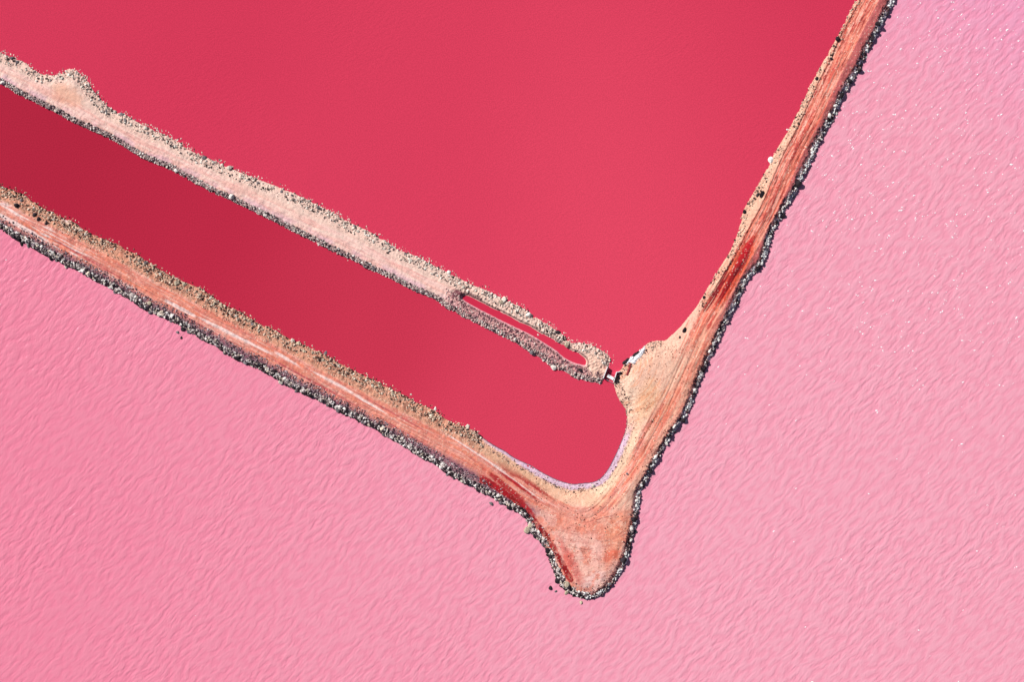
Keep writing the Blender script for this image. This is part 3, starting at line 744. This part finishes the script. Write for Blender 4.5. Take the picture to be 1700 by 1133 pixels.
# ------------------------------------------------------------------ single boulders (each a thing)
BV, BF = ico(1)
boulder_meshes = {}
mats_b = {
 'pale': rock_mat("pale_boulder_stone", False, alb(236,226,212), alb(214,202,190)),
 'tan': rock_mat("tan_boulder_stone", False, alb(214,198,172), alb(184,168,148)),
 'grey': rock_mat("grey_boulder_stone", False, alb(150,142,146), alb(112,104,110)),
 'dark': rock_mat("dark_boulder_stone", False, alb(64,54,60), alb(38,30,36)),
 'white': rock_mat("salt_crusted_boulder_stone", False, alb(255,250,244), alb(244,236,228)),
}
for key, mt_ in mats_b.items():
    boulder_meshes[key] = []
    for v_ in range(6):
        v = BV.copy()
        dirs = RNG.normal(size=(7, 3)); dirs /= np.linalg.norm(dirs, axis=1)[:, None]
        for dv in dirs:                                   # chop flat facets
            k = v @ dv; cut = RNG.uniform(.55, .8)
            v -= np.clip(k - cut, 0, None)[:, None] * dv[None]
        v *= RNG.uniform(.93, 1.07, (len(v), 1))
        v = v * np.array([1.15, .92, .72])
        boulder_meshes[key].append(mesh_from_arrays("boulder_shape", v, BF, None, [mt_]))
def boulder(px, py, r, kind, label, group=None, sz=1.0, cat="boulder", ang=None, st=1.0, z=None):
    zz = float(height(px, py)) if z is None else z
    zz = max(zz, -.15)
    me = random.choice(boulder_meshes[kind])
    o = link("boulder", me, (wx(px), wy(py), zz + r * .28 * sz), (random.uniform(-.25, .25), random.uniform(-.25, .25), random.uniform(0, 6.28) if ang is None else ang), (r * st, r / st ** .5, r * sz))
    o['label'] = label; o['category'] = cat
    if group: o['group'] = group
    return o
marks = [
 (384.5, 327, .85, 'white', "largest white boulder on the channel edge of the middle dike, catching the sun"),
 (293, 283.5, .62, 'white', "white boulder on the channel edge of the middle dike, left of the largest one"),
 (381, 278.5, .80, 'pale', "big rounded pale boulder on the upper edge of the middle dike"),
 (339, 262, .60, 'grey', "grey boulder on the upper edge of the middle dike, above the white boulders"),
 (225, 199, .55, 'grey', "grey boulder sticking out from the upper edge of the middle dike near its hump"),
 (243, 213, .60, 'pale', "pale boulder sunk in the upper bank of the middle dike right of the hump"),
 (202, 190, .60, 'grey', "grey boulder in the small knot of rocks right of the middle dike hump"),
 (206, 187, .45, 'pale', "pale rock in the small knot of rocks right of the middle dike hump"),
 (20, 96, .60, 'grey', "grey boulder on the upper bank of the middle dike near the left end"),
 (5, 137, .70, 'white', "white boulder at the far left on the channel edge of the middle dike"),
 (93, 184, .55, 'pale', "pale boulder on the channel edge below the middle dike hump"),
 (564, 358, .55, 'pale', "round pale boulder just off the upper edge half way along the middle dike"),
 (590, 365, .42, 'white', "small white rock standing in crimson water off the middle dike"),
 (639, 394, .50, 'white', "white rock at the waterline on the right half of the middle dike"),
 (529, 345, .60, 'grey', "dark grey boulder half way up the bank of the middle dike"),
 (578, 431, .55, 'pale', "pale boulder jutting into the channel from the middle dike"),
 (621, 446, .65, 'grey', "grey boulder on the channel edge in the middle of the middle dike"),
 (745, 453, .78, 'white', "white boulder on the bank just above the left end of the slot pool"),
 (783, 471, .55, 'pale', "pale boulder on the upper bank above the slot pool"),
 (837, 498, .85, 'pale', "large cream boulder on the bank above the middle of the slot pool"),
 (832, 502, .60, 'tan', "tan rock leaning on the large cream boulder above the slot pool"),
 (878, 523, .72, 'white', "white boulder on the bank above the right half of the slot pool"),
 (926, 552, .60, 'dark', "dark rock set in the pale bank above the right end of the slot pool"),
 (936, 564, .62, 'dark', "dark rock at the notch in the bank near the right end of the slot pool"),
 (941, 573, .80, 'tan', "tan block spanning the notch between the slot pool and the pond"),
 (894, 557, .60, 'white', "whitish block on the inner edge of the slot pool"),
 (919, 610, .85, 'white', "white boulder with a dark side on the channel edge below the slot pool"),
 (883, 586, .62, 'grey', "grey boulder on the channel edge left of the white one below the slot pool"),
 (963, 615, .55, 'dark', "dark clod on the bank near the end of the slot pool"),
 (1021.3, 576.5, .48, 'white', "lone white stone in the pond water above the sluice"),
 (1018.5, 586, .30, 'pale', "small pale stone in the water between the lone white stone and the dike end"),
 (1279.5, 266.5, 1.0, 'white', "biggest pale boulder on the pond edge of the right dike"),
 (1308, 215.5, .62, 'white', "white round boulder on the pond edge of the right dike, above the biggest one"),
 (1390, 64.5, .72, 'dark', "black boulder on the pond edge near the top of the right dike"),
 (1263.5, 323, .72, 'dark', "black oval shrub on the pale strip of the right dike"),  # small shrub, given a dark boulder mesh
 (1257.5, 324, .50, 'dark', "smaller black rock left of the black oval shrub"),
 (1379, 97, .42, 'dark', "small black rock on the pale strip below the black boulder near the top"),
 (1356, 131, .55, 'dark', "dark rock on the pond edge in the upper part of the right dike"),
 (1236, 352, .60, 'dark', "dark rock in the stony bulge on the pond side of the right dike"),
 (1136, 548, .62, 'dark', "lone black elongated boulder on the pale sand above the sluice corner"),
 (1128, 560, .30, 'dark', "tiny dark rock just below the lone black elongated boulder"),
 (1168.5, 494, .45, 'dark', "dark rock on the pale bank where the red mud begins"),
 (1041, 787, .35, 'grey', "grey rock on the cream sand right of the channel end"),
 (985, 807, .55, 'pale', "pale rock on the lavender salt rim at the bottom of the channel"),
 (30, 342, .70, 'dark', "black boulder beside the road at the left end of the lower dike"),
 (59, 357, .60, 'dark', "black boulder second along the inner verge of the lower dike"),
 (66, 364, .55, 'dark', "black boulder third along the inner verge of the lower dike"),
 (79, 371, .45, 'dark', "small black rock last of the row along the inner verge of the lower dike"),
 (23, 392, .75, 'dark', "black boulder with pale top in the armour at the left end of the lagoon shore"),
 (35, 405, .60, 'dark', "black rock standing in the lagoon at the left end"),
 (84, 427, .85, 'dark', "largest black boulder in the lagoon armour on the left"),
 (239, 509, .70, 'dark', "black boulder in the lagoon armour above the two small rocks in the water"),
 (304, 546, .75, 'dark', "black boulder just above the loose rocks in the pink lagoon"),
 (294, 552, .50, 'grey', "grey rock lying in the pink lagoon off the lower dike"),
 (301, 561, .42, 'dark', "thin dark rock in the pink lagoon furthest off the lower dike"),
 (394, 594, .90, 'dark', "broad black boulder on the lagoon shore below the middle of the lower dike"),
 (507, 653, .70, 'dark', "black boulder on the lagoon shore in the centre of the lower dike"),
 (466, 635, .62, 'pale', "pale round boulder at the lagoon waterline beside a black one"),
 (474, 638, .50, 'dark', "black boulder at the lagoon waterline beside the pale round one"),
 (249.5, 504, .65, 'tan', "tan boulder on the inner edge of the lagoon armour"),
 (294, 471, .80, 'tan', "large tan boulder on the channel bank of the lower dike"),
 (306, 472, .60, 'tan', "tan boulder beside the large one on the channel bank"),
 (486, 566, .62, 'pale', "pale boulder on the channel waterline of the lower dike"),
 (496, 570, .60, 'tan', "tan boulder just right of the pale one on the channel waterline"),
 (540, 587, .72, 'grey', "grey boulder at the channel waterline in the middle of the lower dike"),
 (682, 655, .50, 'pale', "pale stone in the channel water off the lower dike"),
 (723, 680, .72, 'white', "white pointed boulder at the channel edge where the smooth shore begins"),
 (751, 693, .42, 'white', "small white stone in the channel off the smooth shore"),
 (776, 709, .80, 'pale', "pale lumpy boulder at the channel edge near the lavender rim"),
 (788, 712, .45, 'white', "white stone at the water just right of the pale lumpy boulder"),
 (776, 802, .80, 'dark', "black boulder in the lagoon armour under the red mud patch"),
 (815, 837, .62, 'grey', "round grey rock standing clear of the armour in the pink lagoon"),
 (754, 795, .42, 'grey', "small dark grey rock alone in the lagoon left of the round grey one"),
 (846, 842, .85, 'dark', "black boulder at the lagoon edge right of the round grey rock"),
 (832, 835, .65, 'grey', "grey boulder at the lagoon edge left of the black one"),
 (875, 881, 1.0, 'tan', "large yellowish block in the armour left of the pointed corner"),
 (881, 873, .70, 'tan', "smaller yellowish block above the large one left of the corner"),
 (909, 914, .85, 'dark', "black boulder in the armour half way down the left side of the corner"),
 (914, 925, .70, 'dark', "second black boulder down the left side of the corner"),
 (926, 965, .85, 'dark', "black boulder in the armour at the lower left of the corner"),
 (914, 977, .62, 'dark', "black rock alone in the lagoon left of the corner tip"),
 (923, 983, .40, 'grey', "small grey rock in the lagoon below the lone black rock"),
 (941, 971, .85, 'tan', "yellowish boulder at the lower left of the corner tip"),
 (945, 975, .70, 'dark', "black boulder touching the yellowish one at the corner tip"),
 (941, 984, .62, 'tan', "tan slab at the waterline below the corner tip"),
 (965, 1001, .50, 'tan', "tan rock furthest out below the corner tip"),
 (1052, 863, .85, 'dark', "black boulder in the armour on the right side of the corner"),
 (1055, 884, .55, 'grey', "round grey boulder standing out on the right side of the corner"),
 (1035, 930, .95, 'dark', "largest black boulder low on the right side of the corner"),
 (1133, 697, .85, 'dark', "black boulder jutting out of the right dike into the lagoon"),
 (1138, 698, .50, 'white', "salt-white rock clasping the jutting black boulder"),
 (1120, 706, .70, 'white', "long salt-white boulder left of the jutting black boulder"),
 (1080, 782, .75, 'dark', "dark red boulder in the armour where the right dike bends to the corner"),
 (1257, 447, .65, 'dark', "black boulder on the lagoon shore beside the red mud road"),
 (1298, 358, .90, 'dark', "black boulder at the bend of the lagoon shore above the red road"),
 (1324, 306, 1.05, 'dark', "biggest black boulder on the lagoon shore of the right dike"),
 (1376, 192, .70, 'white', "salt-white boulder in the armour of the upper right dike"),
 (1455, 41, .75, 'dark', "black boulder ringed by salt-white rock near the top of the right dike"),
 (1447, 64, .80, 'dark', "dark round boulder below the ringed one near the top"),
 (1425, 116, .80, 'dark', "black boulder at the lagoon edge below the top bend of the right dike"),
 (1410, 135, .80, 'dark', "black boulder at the lagoon edge, second below the top bend"),
 (1396, 158, .80, 'dark', "black elongated boulder at the lagoon edge, third below the top bend"),
]
for (x, y, r, k, lab) in marks:
    st = 1.35 if 'elongated' in lab or 'long' in lab or 'oval' in lab or 'slab' in lab else 1.0
    ang = math.radians(60) if st > 1 else None
    boulder(x, y, r, k, lab, None, 1.0, "boulder", ang, st)
def stretch(v, cuts):
    for c, nm in cuts:
        if v < c: return nm
    return cuts[-1][1]
WORD = {'dark': 'black', 'grey': 'grey', 'pale': 'pale', 'white': 'salt-white', 'tan': 'tan'}
CUT_LL = [(130,"at the left picture edge"),(240,"left of the lagoon's loose rocks"),(340,"beside the lagoon's loose rocks"),(450,"left of pale round boulder"),(560,"right of the pale round boulder"),(680,"before the red mud patch"),(790,"near the red mud patch"),(880,"below the red mud patch"),(925,"high on the corner's left flank"),(999,"low on the corner's left flank")]
CUT_LR = [(60,"at the top picture edge"),(130,"below the top bend"),(200,"in the arm's upper third"),(270,"level with the biggest pale boulder"),(345,"by the biggest black boulder"),(420,"above the red mud road"),(500,"beside the red mud road"),(580,"below the red mud road"),(660,"level with the sluice"),(740,"beside the channel's end"),(820,"where the road swings round"),(900,"high on the corner's right flank"),(1010,"low on the corner's right flank")]
CUT_X = [(90,"at the left picture edge"),(180,"below the middle dike's hump"),(270,"a sixth along"),(360,"a quarter along"),(450,"before the middle"),(540,"in the middle"),(640,"past the middle"),(770,"near the smooth shore")]
CUT_U = [(80,"at the left picture edge"),(160,"on the hump"),(250,"right of the hump"),(340,"left of big rounded boulder"),(430,"by big rounded boulder"),(530,"right of big rounded boulder"),(640,"in the dike's middle"),(760,"left of the slot pool"),(880,"above slot pool's left half"),(1020,"above slot pool's right half")]
CUT_D = [(150,"at the left end"),(300,"left of largest white boulder"),(430,"right of largest white boulder"),(560,"in the middle"),(700,"right of the middle"),(830,"below slot pool's left half"),(1020,"below slot pool's right half")]
groups = [
 (LAG_L, sL, 60, (-.5, 7), (.40, .64), ['dark', 'dark', 'grey', 'grey', 'pale'], "rock in lower-left lagoon armour", "rocks in the lower-left armour", None, 0, CUT_LL),
 (LAG_R, sR, 56, (0, 8), (.38, .60), ['dark', 'white', 'white', 'grey', 'grey'], "rock in right lagoon armour", "rocks in the right armour", None, 1, CUT_LR),
 (R_IN, sI, 42, (-.5, 10), (.32, .50), ['tan', 'tan', 'grey', 'pale'], "rock on lower dike's channel bank", "rocks on the channel bank of the lower dike", lambda x, y: (x > 760), 0, CUT_X),
 (M_UP, sU, 36, (-.5, 11), (.32, .48), ['pale', 'pale', 'grey'], "rock on middle dike's upper bank", "rocks on the upper bank of the middle dike", None, 0, CUT_U),
 (M_DN, sD, 18, (0, 6), (.32, .46), ['pale', 'grey', 'white'], "rock on middle dike's channel edge", "rocks on the channel edge of the middle dike", None, 0, CUT_D),
]
ORD = {1: [""], 2: ["left of two ", "right of two "], 3: ["leftmost of three ", "middle of three ", "rightmost of three "],
       4: ["leftmost of four ", "second of four ", "third of four ", "rightmost of four "]}
for line, sd, n, (d0, d1), (r0, r1), kinds, lab, grp, skip, axis, cuts in groups:
    p, nr, s = along(line, n * 6, xr=(0, 1700), yr=(0, 1133))
    cnt = 0; used_p = [(m[0], m[1]) for m in marks]; bins = {}
    for a, b_ in zip(p, nr):
        d = random.uniform(d0, d1); q = a + b_ * d * sd
        if skip is not None and skip(q[0], q[1]): continue
        if any((q[0] - u[0]) ** 2 + (q[1] - u[1]) ** 2 < 90 for u in used_p): continue
        kind = random.choice(kinds); st_ = stretch(q[axis], cuts)
        if len(bins.get((kind, st_), [])) >= 4: continue
        o = boulder(q[0], q[1], random.uniform(r0, r1), kind, lab, grp); used_p.append((q[0], q[1])); cnt += 1
        bins.setdefault((kind, st_), []).append(o)
        if cnt >= n: break
    for (kind, st_), obs in bins.items():
        obs.sort(key=lambda o: o.location.x)
        for w, o in zip(ORD[len(obs)], obs):
            plural = lab.replace("rock ", "rocks " , 1) if len(obs) > 1 else lab
            o['label'] = w + "big " + WORD[kind] + " " + plural + ", " + st_

# ------------------------------------------------------------------ sluice between the ponds
def box_mesh(name, p0, p1, width, z0, z1, mat, bev=.03):
    """a bar from p0 to p1 (survey units), given width in metres, gently bevelled"""
    import bmesh
    a = Vector((wx(p0[0]), wy(p0[1]), 0)); b = Vector((wx(p1[0]), wy(p1[1]), 0))
    d = (b - a); L = d.length; d.normalize(); nrm = Vector((-d.y, d.x, 0))
    bm = bmesh.new(); vs = []
    for z in (z0, z1):
        for (u, v) in ((0, -1), (L, -1), (L, 1), (0, 1)):
            p = a + d * u + nrm * (v * width / 2); vs.append(bm.verts.new((p.x, p.y, z)))
    for f in ((0,3,2,1),(4,5,6,7),(0,1,5,4),(1,2,6,5),(2,3,7,6),(3,0,4,7)): bm.faces.new([vs[i] for i in f])
    bmesh.ops.bevel(bm, geom=list(bm.edges), offset=bev, segments=1, affect='EDGES')
    me = bpy.data.meshes.new(name); bm.to_mesh(me); bm.free(); me.materials.append(mat)
    return me
conc = plain("pale_concrete", alb(232,224,226), .85, .15)
white_p = plain("white_painted_timber", alb(246,246,250), .7, .06)
darkw = plain("dark_wet_timber", alb(58,36,46), .7, .3)
root = link("sluice", None, (0, 0, 0), kind='thing') if False else bpy.data.objects.new("sluice", None)
if root.name not in COL.objects: COL.objects.link(root)
root.location = (wx(1013), wy(622), LV)
root['label'] = "small sluice with two concrete walls and a white footboard between crimson ponds"
root['category'] = "sluice"
def part(name, me, parent=root, **kw):
    o = bpy.data.objects.new(name, me); COL.objects.link(o); o.parent = parent
    o.location = (-root.location.x, -root.location.y, -root.location.z) if parent is root else (0, 0, 0)
    for k, v in kw.items(): o[k] = v
    return o
part("wall", box_mesh("wall", (1008.2, 609.2), (1001.0, 628.5), .22, -.6, 1.75, conc))
part("wall", box_mesh("wall", (1023.6, 617.6), (1018.2, 635.0), .22, -.6, 1.70, conc))
part("wing_wall", box_mesh("wing_wall", (1023.9, 618.4), (1029.5, 617.2), .20, -.6, 1.62, conc))
part("footboard", box_mesh("footboard", (1008.3, 624.0), (1018.4, 629.6), .85, 1.05, 1.17, white_p))
part("weir_board", box_mesh("weir_board", (1002.8, 628.3), (1018.6, 637.2), .14, -.6, .95, plain("grey_weathered_board", alb(170,130,146), .8, .2), .02))
part("gate_panel", box_mesh("gate_panel", (1006.0, 617.5), (1020.6, 624.2), .10, -.6, .42, darkw, .02))
for (x, y) in ((1007.3, 621.2), (1018.6, 627.0)):
    part("post", box_mesh("post", (x, y), (x + .9, y + .5), .14, .2, 1.95, darkw, .02))

# rusty log on the sand, white crust with dark stones
def log_mesh():
    n = 10; vs = []; fs = []
    L = 3.3
    for i in range(n):
        t = i / (n - 1); r = .32 * (1 - .12 * t) * (1 + .08 * math.sin(i * 2.1)); ox = .10 * math.sin(t * 3.0)
        for k in range(9):
            a = 2 * math.pi * k / 9; rr = r * (1 + .1 * math.sin(3 * a + i))
            vs.append((ox + rr * math.cos(a), t * L - L / 2, rr * math.sin(a)))
    me = bpy.data.meshes.new("log")
    for i in range(n - 1):
        for k in range(9): fs.append((i * 9 + k, i * 9 + (k + 1) % 9, (i + 1) * 9 + (k + 1) % 9, (i + 1) * 9 + k))
    fs.append(tuple(range(9))[::-1]); fs.append(tuple((n - 1) * 9 + k for k in range(9)))
    me.from_pydata(vs, [], fs); me.materials.append(plain("rust_red_wood", alb(150,44,48), .8, .3)); return me
lg = link("log", log_mesh(), (wx(1043.5), wy(613.5), float(height(1043.5, 613.5)) + .15), (0, 0, math.radians(-17)))
lg['label'] = "rust-red log lying on the sand beside the sluice"; lg['category'] = "log"

def crust_patch():
    poly = np.array([(1071.5,573.5),(1063,581),(1055,588.5),(1046,594),(1040,600),(1039.5,605.5),(1046.5,603),(1053,605),(1059,597),(1067,590),(1071,582)], float)
    n = 60; x0, x1, y0, y1 = 1037, 1074, 571, 608
    xs, ys = np.meshgrid(np.linspace(x0, x1, n), np.linspace(y0, y1, n)); xs = xs.ravel(); ys = ys.ravel()
    d = dist_line(xs, ys, np.vstack([poly, poly[:1]])); ins = inside(xs, ys, poly)
    sd = np.where(ins, d, -d) + (fbm(xs / 2, ys / 2, 501, 3) - .5) * 2.4
    z = np.maximum(height(xs, ys), .3) + np.clip(sd, -1, 2.2) * .13 + (fbm(xs / 1.6, ys / 1.6, 502, 3) - .5) * .55
    ok = (sd > -.9).reshape(n, n); q = ok[:-1, :-1] & ok[1:, :-1] & ok[:-1, 1:] & ok[1:, 1:]
    fy, fx = np.nonzero(q); I = np.arange(n * n).reshape(n, n)
    f = np.stack([I[fy + 1, fx], I[fy + 1, fx + 1], I[fy, fx + 1], I[fy, fx]], 1)
    u, inv = np.unique(f, return_inverse=True)
    me = mesh_from_arrays("salt_crust", np.stack([wx(xs), wy(ys), z], 1)[u], inv.reshape(f.shape), None, [plain("white_salt", (.70, .69, .73), .8, .12, 3)])
    o = link("salt_crust", me); o['label'] = "bright white salt crust heaped on the pond shore just right of the sluice"; o['category'] = "salt heap"
crust_patch()
CR = ["lowest and leftmost black stone at the salt crust's waterline", "second black stone up the salt crust's waterline", "third black stone up the salt crust's waterline", "topmost waterline black stone of the salt crust", "black stone lying in the middle of the white salt crust", "small black stone where the salt crust meets the sand"]
for (x, y, r, st), lb in zip([(1036.5,601.5,.55,1.5),(1041,598,.52,1.3),(1053.5,589,.55,1.4),(1058,586.5,.52,1.3),(1062,588,.45,1.3),(1066.5,587.5,.32,1)], CR):
    boulder(x, y, r, 'dark', lb, "black stones along the salt crust", .9, "boulder", math.radians(35), st, z=.55)
for (x, y, r), lb in zip([(1022.5,622,.45),(1027.5,628,.42),(1026,634,.45),(1031,620,.3)], ["dark rock squeezed against the sluice's right wall", "dark rock in the middle behind the sluice's right wall", "dark rock at the lower end of the sluice's right wall", "small dark rock beside the sluice's wing wall"]):
    boulder(x, y, r, 'dark', lb, "dark rocks behind the sluice wall")

# ------------------------------------------------------------------ sun glints on the lagoon, modelled as raised white flecks
def glint():
    n = 16000
    x = RNG.uniform(-100, 1800, n); y = RNG.uniform(-100, 1230, n)
    dens = .03 + .97 * ss(950, 1500, x + (y < 900) * (500 - y) * .25) * (.35 + .65 * ss(1133, 100, y))
    dens = np.where(x < 950, .006, dens) * np.where((y > 650), .22, 1.0) * np.where((x + (500 - y) * .5) < 1400, .5, 1.15)
    cl = fbm(x / 22, y / 22, 601, 3)
    k = (RNG.random(n) < dens * (.30 + .7 * ss(.40, .62, cl)))
    k &= ~inside(x, y, MAIN_POLY)
    # lagoon side only
    lag = np.vstack([LAG_L, LAG_R[1:], [(3000, -700), (3000, 3000), (-900, 3000)]])
    k &= inside(x, y, lag)
    x, y = x[k], y[k]
    # little trains of flecks
    ex = np.concatenate([x, x + RNG.normal(2.2, 1.2, len(x)), x - RNG.normal(2.5, 1.5, len(x))]); ey = np.concatenate([y, y + RNG.normal(0, 1.3, len(x)), y + RNG.normal(0, 1.8, len(x))])
    kk = RNG.random(len(ex)) < np.concatenate([np.ones(len(x)), np.full(len(x), .35), np.full(len(x), .2)])
    x, y = ex[kk], ey[kk]
    kk = inside(x, y, lag) & (np.minimum(dist_line(x, y, LAG_R), dist_line(x, y, LAG_L)) > 1.5)
    x, y = x[kk], y[kk]
    n = len(x); seg = 6
    r = .06 + .15 * RNG.random(n) ** 2.8
    a = RNG.normal(math.radians(10), .5, n); asp = RNG.uniform(1.0, 2.4, n)
    th = np.linspace(0, 2 * math.pi, seg, endpoint=False)
    rr = RNG.uniform(.6, 1.2, (n, seg)) * r[:, None]
    lx = np.cos(th) * rr * asp[:, None]; ly = np.sin(th) * rr
    X = lx * np.cos(a)[:, None] - ly * np.sin(a)[:, None] + wx(x)[:, None]; Y = lx * np.sin(a)[:, None] + ly * np.cos(a)[:, None] + wy(y)[:, None]
    ring = np.stack([X, Y, np.full_like(X, -.01)], 2)
    top = np.stack([wx(x), wy(y), .03 + r * .45], 1)[:, None, :]
    v = np.concatenate([ring, top], 1).reshape(-1, 3)
    t = np.array([(i, (i + 1) % seg, seg) for i in range(seg)])
    f = (t[None] + (np.arange(n) * (seg + 1))[:, None, None]).reshape(-1, 3)
    m = plain("white_glint", (.85, .83, .85), .5, .03)
    link("glint_flecks", mesh_from_arrays("glint_flecks", v, f, None, [m]), kind='stuff', label="white flecks standing for sun glints on the pink lagoon wavelets")
    print("glint", n)
glint()
print("terrain verts", len(PX), "objects", len(bpy.data.objects))
